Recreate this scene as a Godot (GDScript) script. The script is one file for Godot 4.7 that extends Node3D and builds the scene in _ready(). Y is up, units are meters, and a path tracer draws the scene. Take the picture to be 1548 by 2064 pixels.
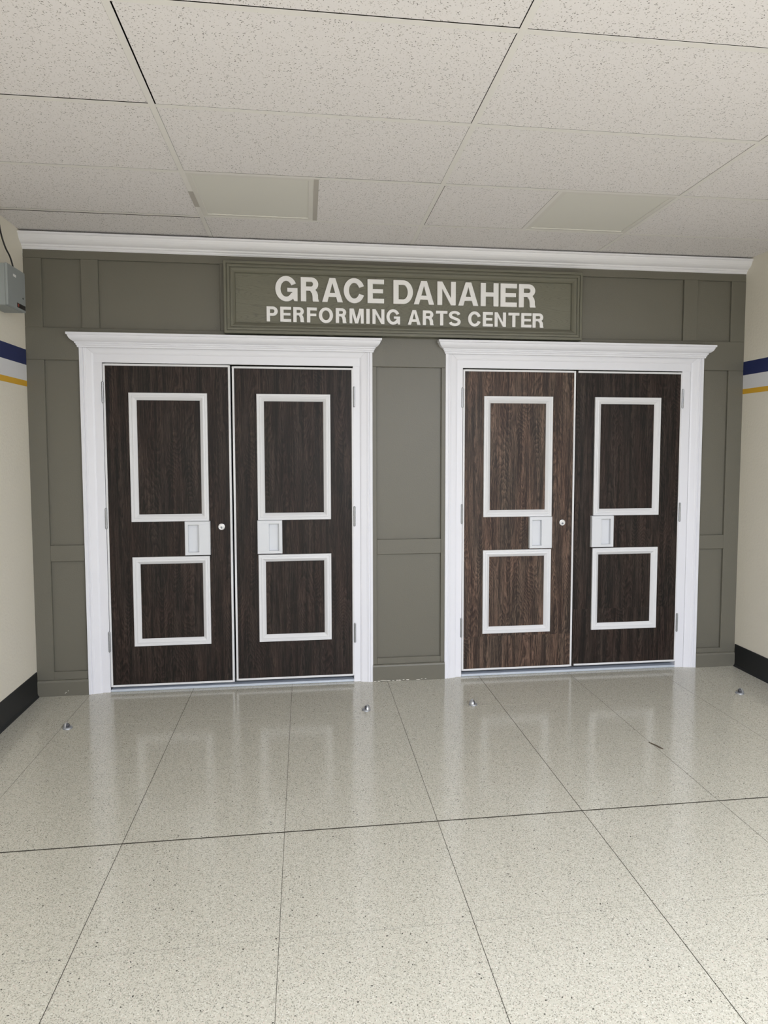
extends Node3D
# A school lobby wall: two pairs of dark wood-grain doors with white trim in green panelling, a raised-letter sign above.

const RW := 4.605          # inner width of the lobby
const RH := 2.783          # height of the ceiling grid
const RD := 13.0            # depth of the lobby behind the photograph
var used := {}
var M := {}
var rng := RandomNumberGenerator.new()

func _ready():
	rng.seed = 77
	# ---------- camera ----------
	var cam := Camera3D.new()
	cam.name = "camera"
	cam.position = Vector3(1.6332, 1.5142, 4.3607)
	cam.rotation = Vector3(-0.06428, -0.13013, -0.00045)
	var near := 0.05
	var f := 1374.7 / near
	cam.set_frustum(2064.0 / f, Vector2(-19.466 / f, -38.822 / f), near, 60.0)
	add_child(cam)
	cam.current = true
	# ---------- environment ----------
	var we := WorldEnvironment.new()
	we.name = "world_environment"
	var env := Environment.new()
	env.background_mode = Environment.BG_COLOR
	env.background_color = Color(0.0, 0.0, 0.0)
	env.ambient_light_source = Environment.AMBIENT_SOURCE_DISABLED
	env.tonemap_mode = Environment.TONE_MAPPER_LINEAR
	env.tonemap_exposure = 1.0
	env.sdfgi_enabled = true
	env.ssao_enabled = true
	env.ssil_enabled = true
	we.environment = env
	add_child(we)
	# ---------- assumed lamps: unseen wraparound fittings added behind the viewer to light the lobby ----------
	materials()
	var n := 0
	for p in [[3.45, 5.2, 1.25], [1.7, 7.6, 1.1], [3.5, 9.9, 1.0]]:  # assumed positions; the second stands left to brighten the right wall
		assumed_lamp(p[0], p[1], p[2], n)
		n += 1
	# ---------- structure ----------
	room()
	floor_tiles()
	ceiling_grid()
	panelling()
	crown()
	surround("trim_2", 0.3005, 0.3785, 0.4255, 1.9530, 1.9875, 2.0655, "white moulded door surround with flared cornice around the left pair of doors")
	surround("trim_3", 2.5375, 2.6175, 2.6550, 4.1790, 4.2285, 4.3135, "white moulded door surround with flared cornice around the right pair of doors")
	doors()
	# ---------- things ----------
	sign_board()
	junction_box()
	door_stop(0.345, 0.545, 1.0, "domed grey door stop on floor nearest the left wall, in front of left door surround")
	door_stop(1.977, 0.503, -1.0, "shiny domed metal door stop on floor to the lower left of the middle green panel")
	door_stop(2.612, 0.501, 1.0, "shiny domed metal door stop on floor in front of left jamb of right doors")
	door_stop(4.298, 0.533, -1.0, "domed metal door stop on floor nearest the right wall and its black baseboard")
	debris()

# ================= helpers =================
func numbered(called: String) -> String:
	if not used.has(called):
		used[called] = 0
		return called
	used[called] += 1
	return "%s_%03d" % [called, used[called]]

func tag(o: Node, label := "", category := "", group := "", kind := ""):
	if label: o.set_meta("label", label)
	if category: o.set_meta("category", category)
	if group: o.set_meta("group", group)
	if kind: o.set_meta("kind", kind)

func thing(called: String, label: String, category: String, at := Vector3.ZERO, kind := "", group := "") -> Node3D:
	var o := Node3D.new()
	o.name = numbered(called)
	o.position = at
	add_child(o)
	tag(o, label, category, group, kind)
	return o

class MB:
	var st := SurfaceTool.new()
	var off := Vector3.ZERO
	var smooth := false
	func _init(o := Vector3.ZERO):
		off = o
		st.begin(Mesh.PRIMITIVE_TRIANGLES)
	func v(p: Vector3, n: Vector3, uv: Vector2):
		st.set_normal(n)
		st.set_uv(uv)
		st.add_vertex(p - off)
	# corners counter-clockwise seen from outside
	func quad(a: Vector3, b: Vector3, c: Vector3, d: Vector3, uvs = null):
		var n := (c - a).cross(d - b)
		if n.length_squared() < 1e-16: return
		n = n.normalized()
		var u = uvs if uvs else [Vector2(a.x, a.y), Vector2(b.x, b.y), Vector2(c.x, c.y), Vector2(d.x, d.y)]
		v(a, n, u[0]); v(c, n, u[2]); v(b, n, u[1])
		v(a, n, u[0]); v(d, n, u[3]); v(c, n, u[2])
	func tri(a: Vector3, b: Vector3, c: Vector3):
		var n := (b - a).cross(c - a)
		if n.length_squared() < 1e-18: return
		n = n.normalized()
		v(a, n, Vector2(a.x, a.y)); v(c, n, Vector2(c.x, c.y)); v(b, n, Vector2(b.x, b.y))
	# smooth-shaded quad, turned so that it faces along its normals
	func curved(P: Array, N: Array):
		var g: Vector3 = (P[2] - P[0]).cross(P[3] - P[1])
		var along: Vector3 = N[0] + N[1] + N[2] + N[3]
		for k in ([0, 2, 1, 0, 3, 2] if g.dot(along) > 0 else [0, 1, 2, 0, 2, 3]): v(P[k], N[k], Vector2.ZERO)
	func box(lo: Vector3, hi: Vector3, ch := 0.0):
		var p := []
		# chamfered box: for every corner three points
		for i in 8:
			var s := Vector3(1 if i & 1 else -1, 1 if i & 2 else -1, 1 if i & 4 else -1)
			var c := Vector3(hi.x if i & 1 else lo.x, hi.y if i & 2 else lo.y, hi.z if i & 4 else lo.z)
			p.append([c - Vector3(0, s.y, s.z) * ch, c - Vector3(s.x, 0, s.z) * ch, c - Vector3(s.x, s.y, 0) * ch])
		var mid := (lo + hi) / 2
		for ax in 3:
			var b1 := 1 << ((ax + 1) % 3)
			var b2 := 1 << ((ax + 2) % 3)
			var b0 := 1 << ax
			for side in 2:
				var base := b0 * side
				var q := [p[base][ax], p[base | b1][ax], p[base | b1 | b2][ax], p[base | b2][ax]]
				outward(q, mid)
			if ch > 0.0:
				for k in 4:   # edges along ax
					var base: int = (b1 if k & 1 else 0) | (b2 if k & 2 else 0)
					var a1 := (ax + 1) % 3
					var a2 := (ax + 2) % 3
					outward([p[base][a1], p[base | b0][a1], p[base | b0][a2], p[base][a2]], mid)
		if ch > 0.0:
			for i in 8:
				var q: Array = p[i]
				if ((q[1] - q[0]).cross(q[2] - q[0])).dot(q[0] - mid) > 0: tri(q[0], q[1], q[2])
				else: tri(q[0], q[2], q[1])
	func outward(q: Array, mid: Vector3):
		var n: Vector3 = (q[2] - q[0]).cross(q[3] - q[1])
		var c: Vector3 = (q[0] + q[1] + q[2] + q[3]) / 4.0 - mid
		if n.dot(c) >= 0: quad(q[0], q[1], q[2], q[3])
		else: quad(q[3], q[2], q[1], q[0])
	# a picture-frame moulding in the xy plane: profile points (inset from outer edge, z)
	func frame(x0: float, x1: float, y0: float, y1: float, prof: Array):
		for k in prof.size() - 1:
			var a: Vector2 = prof[k]
			var b: Vector2 = prof[k + 1]
			var A := [Vector3(x0 + a.x, y0 + a.x, a.y), Vector3(x1 - a.x, y0 + a.x, a.y), Vector3(x1 - a.x, y1 - a.x, a.y), Vector3(x0 + a.x, y1 - a.x, a.y)]
			var B := [Vector3(x0 + b.x, y0 + b.x, b.y), Vector3(x1 - b.x, y0 + b.x, b.y), Vector3(x1 - b.x, y1 - b.x, b.y), Vector3(x0 + b.x, y1 - b.x, b.y)]
			for s in 4:
				var t := (s + 1) % 4
				quad(A[s], A[t], B[t], B[s])
	# profile (z, y) pulled along x, from bottom back round the front to the top back
	func along_x(x0: float, x1: float, prof: Array):
		for k in prof.size() - 1:
			var a: Vector2 = prof[k]
			var b: Vector2 = prof[k + 1]
			quad(Vector3(x0, a.y, a.x), Vector3(x1, a.y, a.x), Vector3(x1, b.y, b.x), Vector3(x0, b.y, b.x))
		var pts := PackedVector2Array(prof)
		var idx := Geometry2D.triangulate_polygon(pts)
		for i in range(0, idx.size(), 3):
			var q := []
			for j in 3: q.append(pts[idx[i + j]])
			for x in [x0, x1]:
				var a := Vector3(x, q[0].y, q[0].x)
				var b := Vector3(x, q[1].y, q[1].x)
				var c := Vector3(x, q[2].y, q[2].x)
				if ((b - a).cross(c - a).x > 0) == (x == x1): tri(a, b, c)
				else: tri(a, c, b)
	# lathe round an axis: profile (radius, height along axis)
	func lathe(at: Vector3, axis: Vector3, prof: Array, seg := 24, from := 0.0, to := TAU):
		var u := axis.cross(Vector3(0.31, 0.87, 0.38)).normalized()
		if abs(axis.y) > 0.9: u = Vector3(1, 0, 0)
		var w := axis.cross(u)
		var nrm := []
		for k in prof.size() - 1:
			var d: Vector2 = (prof[k + 1] - prof[k])
			nrm.append(Vector2(d.y, -d.x).normalized())
		for k in prof.size() - 1:
			var a: Vector2 = prof[k]
			var b: Vector2 = prof[k + 1]
			var na: Vector2 = nrm[k]
			var nb: Vector2 = nrm[k]
			if k > 0 and nrm[k].dot(nrm[k - 1]) > 0.7: na = (nrm[k] + nrm[k - 1]).normalized()
			if k < prof.size() - 2 and nrm[k].dot(nrm[k + 1]) > 0.7: nb = (nrm[k] + nrm[k + 1]).normalized()
			for s in seg:
				var t0 := lerpf(from, to, float(s) / seg)
				var t1 := lerpf(from, to, float(s + 1) / seg)
				var r0 := u * cos(t0) + w * sin(t0)
				var r1 := u * cos(t1) + w * sin(t1)
				var P := [at + r0 * a.x + axis * a.y, at + r1 * a.x + axis * a.y, at + r1 * b.x + axis * b.y, at + r0 * b.x + axis * b.y]
				var N := [r0 * na.x + axis * na.y, r1 * na.x + axis * na.y, r1 * nb.x + axis * nb.y, r0 * nb.x + axis * nb.y]
				curved(P, N)
	func tube(pts: Array, r: float, seg := 10):
		var rings := []
		for i in pts.size():
			var d: Vector3 = (pts[min(i + 1, pts.size() - 1)] - pts[max(i - 1, 0)]).normalized()
			var u := d.cross(Vector3(0.2, 0.1, 1)).normalized()
			var w := d.cross(u)
			var ring := []
			for s in seg: ring.append(u * cos(TAU * s / seg) + w * sin(TAU * s / seg))
			rings.append(ring)
		for i in pts.size() - 1:
			for s in seg:
				var t := (s + 1) % seg
				var P := [pts[i] + rings[i][s] * r, pts[i] + rings[i][t] * r, pts[i + 1] + rings[i + 1][t] * r, pts[i + 1] + rings[i + 1][s] * r]
				var N := [rings[i][s], rings[i][t], rings[i + 1][t], rings[i + 1][s]]
				curved(P, N)
	# a straight-sided plate cut to any simple outline in the xy plane
	func plate(poly: PackedVector2Array, z0: float, z1: float):
		if Geometry2D.is_polygon_clockwise(poly): poly.reverse()
		var idx := Geometry2D.triangulate_polygon(poly)
		for i in range(0, idx.size(), 3):
			var a := poly[idx[i]]; var b := poly[idx[i + 1]]; var c := poly[idx[i + 2]]
			var A := Vector3(a.x, a.y, z1); var B := Vector3(b.x, b.y, z1); var C := Vector3(c.x, c.y, z1)
			if (B - A).cross(C - A).z > 0: tri(A, B, C)
			else: tri(A, C, B)
		for i in poly.size():
			var a := poly[i]; var b := poly[(i + 1) % poly.size()]
			quad(Vector3(a.x, a.y, z0), Vector3(b.x, b.y, z0), Vector3(b.x, b.y, z1), Vector3(a.x, a.y, z1))

func put(mb: MB, called: String, mat: Material, parent: Node = null, at := Vector3.ZERO) -> MeshInstance3D:
	mb.st.index()
	mb.st.set_material(mat)
	var o := MeshInstance3D.new()
	o.mesh = mb.st.commit()
	o.position = at
	if parent:
		o.name = called
		parent.add_child(o, true)
	else:
		o.name = numbered(called)
		add_child(o)
	return o

func boxed(called: String, lo: Vector3, hi: Vector3, ch: float, mat: Material, parent: Node, base := Vector3.ZERO) -> MeshInstance3D:
	var mb := MB.new(base)
	mb.box(lo, hi, ch)
	return put(mb, called, mat, parent)

# ================= materials =================
func mat(r: float, g: float, b: float, rough := 0.6, metal := 0.0) -> StandardMaterial3D:
	var m := StandardMaterial3D.new()
	m.albedo_color = Color(r / 255.0, g / 255.0, b / 255.0)
	m.roughness = rough
	m.metallic = metal
	return m

func peel(m: StandardMaterial3D, freq: float, strength: float, scale: float):
	var nz := FastNoiseLite.new()
	nz.seed = 5
	nz.frequency = freq
	nz.fractal_octaves = 3
	var t := NoiseTexture2D.new()
	t.width = 512; t.height = 512
	t.seamless = true
	t.noise = nz
	t.as_normal_map = true
	t.bump_strength = strength
	m.normal_enabled = true
	m.normal_texture = t
	m.uv1_triplanar = true
	m.uv1_world_triplanar = true
	m.uv1_scale = Vector3(scale, scale, scale)

func materials():
	M.cream = mat(232, 226, 211, 0.6)
	peel(M.cream, 0.035, 1.0, 2.2)
	M.navy = mat(27, 40, 92, 0.5)
	M.gold = mat(222, 172, 48, 0.5)
	M.stripe_white = mat(226, 226, 228, 0.5)
	M.green = mat(107, 104, 93, 0.42)
	peel(M.green, 0.06, 0.6, 3.0)
	M.green_frame = mat(107, 105, 91, 0.45)
	M.white = mat(238, 237, 241, 0.35)
	M.casing = mat(236, 236, 242, 0.38)
	M.trim = mat(228, 228, 230, 0.35)
	M.pull = mat(222, 224, 228, 0.4)
	M.vinyl = mat(17, 19, 22, 0.45)
	M.steel = mat(200, 202, 206, 0.32, 0.75)
	M.hinge = mat(168, 170, 174, 0.35, 0.85)
	M.core = mat(74, 66, 56, 0.9)
	M.dull_steel = mat(168, 170, 174, 0.42, 0.6)
	M.chrome = mat(205, 206, 210, 0.22, 0.9)
	M.alu = mat(206, 214, 226, 0.4, 0.3)
	M.rubber = mat(70, 70, 74, 0.6)
	M.dark = mat(28, 27, 25, 0.8)
	M.joint = mat(58, 53, 42, 0.9)
	M.grid = mat(234, 230, 225, 0.5)
	M.smooth_panel = mat(226, 223, 215, 0.6)
	M.panel_edge = mat(224, 220, 213, 0.6)
	M.grey_tee = mat(188, 182, 174, 0.5)
	M.grey_box = mat(146, 151, 150, 0.5)
	M.grey_box_side = M.grey_box
	M.cable = mat(26, 23, 22, 0.5)
	M.wire = mat(120, 78, 62, 0.6)
	M.letters = mat(240, 238, 237, 0.4)
	M.black = mat(22, 20, 20, 0.5)
	M.red = mat(150, 60, 48, 0.5)
	M.sticker = mat(230, 230, 228, 0.5)
	M.chip = mat(232, 228, 218, 0.7)
	M.twig = mat(92, 82, 68, 0.8)
	M.plenum = mat(40, 38, 36, 0.9)
	var terr := terrazzo()
	M.terrazzo = StandardMaterial3D.new()
	M.terrazzo.albedo_texture = terr
	M.terrazzo.roughness = 0.14
	M.terrazzo.metallic_specular = 0.5
	var ct := fissured()
	M.tile = StandardMaterial3D.new()
	M.tile.albedo_texture = ct
	M.tile.roughness = 0.85
	var wd := wood()
	M.wood = StandardMaterial3D.new()
	M.wood.albedo_texture = wd
	M.wood.roughness = 0.45
	M.wood.metallic_specular = 0.35
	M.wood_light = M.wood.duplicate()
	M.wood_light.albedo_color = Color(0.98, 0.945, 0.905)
	M.wood.albedo_color = Color(0.585, 0.57, 0.565)
	M.sign_wood = StandardMaterial3D.new()
	M.sign_wood.albedo_texture = painted_oak()
	M.sign_wood.roughness = 0.5

func spot(im: PackedByteArray, w: int, h: int, cx: float, cy: float, a: float, b: float, ang: float, col: Color, alpha: float):
	var R := int(ceil(max(a, b))) + 1
	var ca := cos(ang); var sa := sin(ang)
	for dy in range(-R, R + 1):
		for dx in range(-R, R + 1):
			var fx := dx + int(cx) - cx
			var fy := dy + int(cy) - cy
			var p := (fx * ca + fy * sa) / a
			var q := (-fx * sa + fy * ca) / b
			var d := p * p + q * q
			if d > 1.5: continue
			var k: float = alpha * clamp((1.5 - d) * 1.6, 0.0, 1.0)
			var i := (posmod(int(cy) + dy, h) * w + posmod(int(cx) + dx, w)) * 3
			im[i] = int(lerpf(im[i], col.r8, k))
			im[i + 1] = int(lerpf(im[i + 1], col.g8, k))
			im[i + 2] = int(lerpf(im[i + 2], col.b8, k))

func finish(im: PackedByteArray, w: int, h: int) -> ImageTexture:
	return ImageTexture.create_from_image(Image.create_from_data(w, h, false, Image.FORMAT_RGB8, im))

func terrazzo() -> ImageTexture:      # 0.9 m square of cream terrazzo with grey, tan and pale chips
	var w := 1152
	var r := RandomNumberGenerator.new()
	r.seed = 11
	var im := PackedByteArray()
	im.resize(w * w * 3)
	for i in w * w:
		var n := r.randf_range(-7, 7)
		im[i * 3] = int(197 + n)
		im[i * 3 + 1] = int(193 + n)
		im[i * 3 + 2] = int(178 + n)
	var cols := [Color8(166, 162, 148), Color8(218, 216, 204), Color8(182, 173, 158), Color8(208, 193, 180), Color8(148, 147, 135), Color8(222, 219, 208), Color8(154, 151, 137)]
	for k in 34000:
		var c: Color = cols[r.randi() % cols.size()]
		spot(im, w, w, r.randf() * w, r.randf() * w, r.randf_range(1.2, 3.4), r.randf_range(1.0, 2.4), r.randf() * PI, c, r.randf_range(0.35, 0.85))
	for k in 12500:
		var c2 := Color8(104, 102, 92).lerp(Color8(136, 133, 119), r.randf())
		spot(im, w, w, r.randf() * w, r.randf() * w, r.randf_range(0.9, 2.5), r.randf_range(0.8, 1.8), r.randf() * PI, c2, r.randf_range(0.5, 0.95))
	for k in 110:
		spot(im, w, w, r.randf() * w, r.randf() * w, r.randf_range(2.0, 4.2), r.randf_range(1.6, 3.0), r.randf() * PI, Color8(70, 68, 62), 0.9)
	return finish(im, w, w)

func fissured() -> ImageTexture:      # one 1.22 x 0.61 m mineral-fibre ceiling board with short worm marks
	var w := 1280
	var h := 640
	var r := RandomNumberGenerator.new()
	r.seed = 21
	var im := PackedByteArray()
	im.resize(w * h * 3)
	for i in w * h:
		var n := r.randf_range(-4, 4)
		im[i * 3] = int(236 + n)
		im[i * 3 + 1] = int(231 + n)
		im[i * 3 + 2] = int(230 + n)
	for k in 5200:
		spot(im, w, h, r.randf() * w, r.randf() * h, r.randf_range(1.2, 2.6), r.randf_range(0.6, 0.9), r.randfn(0.5, 0.9), Color8(150, 143, 132), r.randf_range(0.3, 0.75))
	for k in 2300:
		var x := r.randf() * w
		var y := r.randf() * h
		var a := r.randfn(0.5, 0.9)
		var len := r.randf_range(1.3, 2.8)
		var c := Color8(58, 53, 48).lerp(Color8(110, 102, 93), r.randf())
		spot(im, w, h, x, y, len, r.randf_range(0.75, 1.2), a, c, r.randf_range(0.6, 0.95))
		if r.randf() < 0.4:
			spot(im, w, h, x + cos(a) * len, y + sin(a) * len, len * 0.7, 0.8, a + r.randf_range(-1, 1), c, 0.8)
	return finish(im, w, h)

func wood() -> ImageTexture:          # dark walnut laminate, 0.8 m wide and 2.05 m high
	var w := 800
	var h := 1536
	var r := RandomNumberGenerator.new()
	r.seed = 31
	var lo := FastNoiseLite.new(); lo.seed = 3; lo.frequency = 1.0; lo.fractal_octaves = 2
	var mid := FastNoiseLite.new(); mid.seed = 8; mid.frequency = 1.0; mid.fractal_octaves = 2
	var fine := FastNoiseLite.new(); fine.seed = 14; fine.frequency = 1.0; fine.fractal_octaves = 2
	var im := PackedByteArray()
	im.resize(w * h * 3)
	for y in h:
		var v := y * 2.05 / h
		for x in w:
			var u := x * 0.8 / w
			var fl := lo.get_noise_2d(u * 3.4, v * 0.62)
			var wob := mid.get_noise_2d(u * 42.0, v * 11.0)
			var ring := fl * 19.0 + wob * 0.42
			ring = ring - floor(ring)
			var line: float = clamp(1.0 - abs(ring - 0.5) * 4.2, 0.0, 1.0)
			var band := mid.get_noise_2d(u * 26.0 + 40.0, v * 1.1)
			var fib := fine.get_noise_2d(u * 330.0, v * 9.0)
			var streak := fine.get_noise_2d(u * 110.0 + 70.0, v * 2.4)
			var t := 0.47 + band * 0.46 + fib * 0.46 + streak * 0.42 - line * 0.40 + (ring - 0.5) * 0.30 + fl * 0.12
			t = clamp(t, 0.0, 1.0)
			var warm: float = clamp(0.5 + mid.get_noise_2d(u * 7.0 - 30.0, v * 1.3) * 0.9, 0.0, 1.0)
			var i := (y * w + x) * 3
			im[i] = int(lerpf(43, 124, t) + warm * 5)
			im[i + 1] = int(lerpf(37, 108, t) - warm * 1)
			im[i + 2] = int(lerpf(34, 97, t) - warm * 2)
	for k in 5000:
		spot(im, w, h, r.randf() * w, r.randf() * h, 0.7, r.randf_range(3.0, 10.0), r.randfn(0.0, 0.05), Color8(34, 29, 27), r.randf_range(0.3, 0.7))
	return finish(im, w, h)

func painted_oak() -> ImageTexture:   # green paint over open-grained oak, grain lying along x
	var w := 1024
	var h := 256
	var lo := FastNoiseLite.new(); lo.seed = 41; lo.frequency = 1.0; lo.fractal_octaves = 2
	var fine := FastNoiseLite.new(); fine.seed = 44; fine.frequency = 1.0
	var im := PackedByteArray()
	im.resize(w * h * 3)
	for y in h:
		var v := y * 0.3 / h
		for x in w:
			var u := x * 2.16 / w
			var ring := lo.get_noise_2d(u * 0.9, v * 6.0) * 14.0 + lo.get_noise_2d(u * 9.0, v * 40.0) * 0.2
			ring = ring - floor(ring)
			var line: float = clamp(1.0 - abs(ring - 0.5) * 6.0, 0.0, 1.0)
			var pore: float = clamp(fine.get_noise_2d(u * 22.0, v * 420.0) * 2.0 - 0.3, 0.0, 1.0)
			var k := 1.0 - line * (0.10 + 0.14 * pore) - pore * 0.08
			var i := (y * w + x) * 3
			im[i] = int(112 * k); im[i + 1] = int(110 * k); im[i + 2] = int(95 * k)
	return finish(im, w, h)

# ================= assumed lamps =================
func assumed_lamp(x: float, z: float, power: float, n: int):
	var spots := ["assumed white ceiling light nearest the doors, out of view", "assumed white ceiling light left of the other two, out of view, brightening the right wall", "assumed white ceiling light farthest from the doors, out of view by the rear wall"]
	var o := thing("assumed_ceiling_light", spots[n], "ceiling light", Vector3(x, RH, z))
	var hw := 0.6
	var hd := 0.16
	var b := MB.new()
	b.box(Vector3(-hw - 0.02, -0.03, -hd - 0.02), Vector3(hw + 0.02, 0.0, hd + 0.02), 0.004)
	put(b, "fitting_body", M.white, o)
	var d := MB.new()
	var prof := []
	for k in 13:
		var a := PI * k / 12.0
		prof.append(Vector2(cos(a) * hd, -0.03 - sin(a) * 0.075))
	for k in 12:
		var p: Vector2 = prof[k]
		var q: Vector2 = prof[k + 1]
		d.quad(Vector3(-hw, p.y, p.x), Vector3(-hw, q.y, q.x), Vector3(hw, q.y, q.x), Vector3(hw, p.y, p.x))
		for s in [-1, 1]:
			d.tri(Vector3(s * hw, -0.03, 0), Vector3(s * hw, p.y, p.x), Vector3(s * hw, q.y, q.x))
	var g := StandardMaterial3D.new()
	g.albedo_color = Color(0.9, 0.9, 0.9)
	g.emission_enabled = true
	g.emission = Color(1.0, 0.98, 0.95)
	g.emission_energy_multiplier = 2.2 * power
	put(d, "light_diffuser", g, o)
	var al := AreaLight3D.new()
	al.name = "lamp_light"
	al.area_size = Vector2(hw * 2, hd * 2)
	al.area_normalize_energy = true
	al.light_color = Color(0.902, 0.934, 1.0)
	al.light_energy = LIGHT * power
	al.area_range = 14.0
	al.area_attenuation = 2.0
	al.shadow_enabled = true
	al.rotation.x = -PI / 2
	al.position = Vector3(0, -0.112, 0)
	o.add_child(al)

const LIGHT := 18.6

# ================= the room =================
func room():
	var b := MB.new()
	for r in [[-0.12, 0.4255, 0.0, 3.1], [1.953, 2.655, 0.0, 3.1], [4.179, RW + 0.12, 0.0, 3.1], [0.4255, 1.953, 2.0351, 3.1], [2.655, 4.179, 2.0351, 3.1]]:
		b.box(Vector3(r[0], r[2], -0.16), Vector3(r[1], r[3], 0.0))
	var wb := put(b, "wall_back", M.green)
	tag(wb, "olive green panelled end wall holding two pairs of doors", "wall", "", "structure")
	for s in 2:
		var called := "wall_left" if s == 0 else "wall_right"
		var o := thing(called, "cream painted side wall with navy, white and gold stripes, on the %s" % ("left" if s == 0 else "right"), "wall", Vector3.ZERO, "structure")
		var x0 := -0.12 if s == 0 else RW
		boxed("wall_plaster", Vector3(x0, 0, 0.0), Vector3(x0 + 0.12, 3.1, RD), 0.0, M.cream, o)
		for q in [["navy_stripe", 2.0124, 2.1032, M.navy], ["white_stripe", 1.9192, 2.0124, M.stripe_white], ["gold_stripe", 1.8854, 1.9192, M.gold]]:
			var st := boxed(q[0], Vector3(0.0 if s == 0 else RW - 0.0006, q[1], 0.0), Vector3(0.0006 if s == 0 else RW, q[2], RD), 0.0, q[3], o)
			st.set_meta("label", q[0].replace("_", " ") + " painted along the wall")
		# black vinyl base with a small toe
		var m := MB.new()
		var d := 1.0 if s == 0 else -1.0
		var xw := 0.0 if s == 0 else RW
		var prof := [Vector2(0, 0), Vector2(0.016, 0), Vector2(0.014, 0.004), Vector2(0.007, 0.012), Vector2(0.005, 0.022), Vector2(0.005, 0.1525), Vector2(0.003, 0.1551), Vector2(0, 0.1551)]
		for k in prof.size() - 1:
			var p := Vector3(xw + d * prof[k].x, prof[k].y, 0)
			var q2 := Vector3(xw + d * prof[k + 1].x, prof[k + 1].y, 0)
			var z0 := Vector3(0, 0, 0.028)
			var z1 := Vector3(0, 0, RD)
			if s == 0: m.quad(p + z0, q2 + z0, q2 + z1, p + z1)
			else: m.quad(p + z1, q2 + z1, q2 + z0, p + z0)
		var bb := put(m, "baseboard_left" if s == 0 else "baseboard_right", M.vinyl)
		tag(bb, "black vinyl baseboard along the foot of the %s wall" % ("left" if s == 0 else "right"), "baseboard", "", "structure")
	var e := boxed("wall_behind", Vector3(-0.12, 0, RD), Vector3(RW + 0.12, 3.1, RD + 0.12), 0.0, M.cream, self)
	used["wall_behind"] = 0
	tag(e, "cream wall closing the lobby behind the viewer", "wall", "", "structure")

func floor_tiles():
	var o := thing("floor", "polished cream terrazzo floor in large speckled squares", "floor", Vector3.ZERO, "structure")
	boxed("joint_bed", Vector3(-0.12, -0.12, -0.16), Vector3(RW + 0.12, -0.0009, RD + 0.12), 0.0, M.joint, o)
	var xs := [-0.1]
	var gx := [0.0]
	for k in range(-1, 7):
		var x := 0.9264 + 0.6165 * k
		if x < RW:
			xs.append(x)
			gx.append([0.0020, 0.0026, 0.0017, 0.0022, 0.0030, 0.0022, 0.0022, 0.002][k + 1])
	xs.append(RW + 0.1); gx.append(0.0)
	var zs := [-0.158]
	var gz := [0.0]
	for k in range(-2, 4):
		zs.append(1.7172 + 0.5959 * k)
		gz.append([0.0024, 0.0024, 0.0090, 0.0018, 0.0016, 0.0016][k + 2])
	for j in zs.size() - 1:
		for i in xs.size() - 1:
			var a := Vector3(xs[i] + gx[i] / 2, 0, zs[j] + gz[j] / 2)
			var c := Vector3(xs[i + 1] - gx[i + 1] / 2, 0, zs[j + 1] - gz[j + 1] / 2)
			slab(a, c, o, "floor_tile")
	var m := slab(Vector3(-0.1, 0, zs[-1] + 0.0006), Vector3(RW + 0.1, 0, RD + 0.1), o, "floor_field")
	m.set_meta("kind", "stuff")

func slab(a: Vector3, c: Vector3, parent: Node, called: String) -> MeshInstance3D:
	var m := MB.new(Vector3((a.x + c.x) / 2, 0, (a.z + c.z) / 2))
	var ofs := Vector2(rng.randf(), rng.randf())
	var s := 1.0 / 0.9
	var e := 0.0
	var P := [Vector3(a.x + e, 0, c.z - e), Vector3(c.x - e, 0, c.z - e), Vector3(c.x - e, 0, a.z + e), Vector3(a.x + e, 0, a.z + e)]
	var Q := [Vector3(a.x, 0, c.z), Vector3(c.x, 0, c.z), Vector3(c.x, 0, a.z), Vector3(a.x, 0, a.z)]
	var uv := []
	for p in P: uv.append(Vector2(p.x, p.z) * s + ofs)
	m.quad(P[0], P[1], P[2], P[3], uv)
	for k in 4:
		var t := (k + 1) % 4
		var d := Vector3(0, -0.0029, 0)
		m.quad(Q[k] + d, Q[t] + d, Q[t], Q[k], [uv[k], uv[t], uv[t], uv[k]])
	return put(m, called, M.terrazzo, parent, Vector3((a.x + c.x) / 2, 0, (a.z + c.z) / 2))

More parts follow.
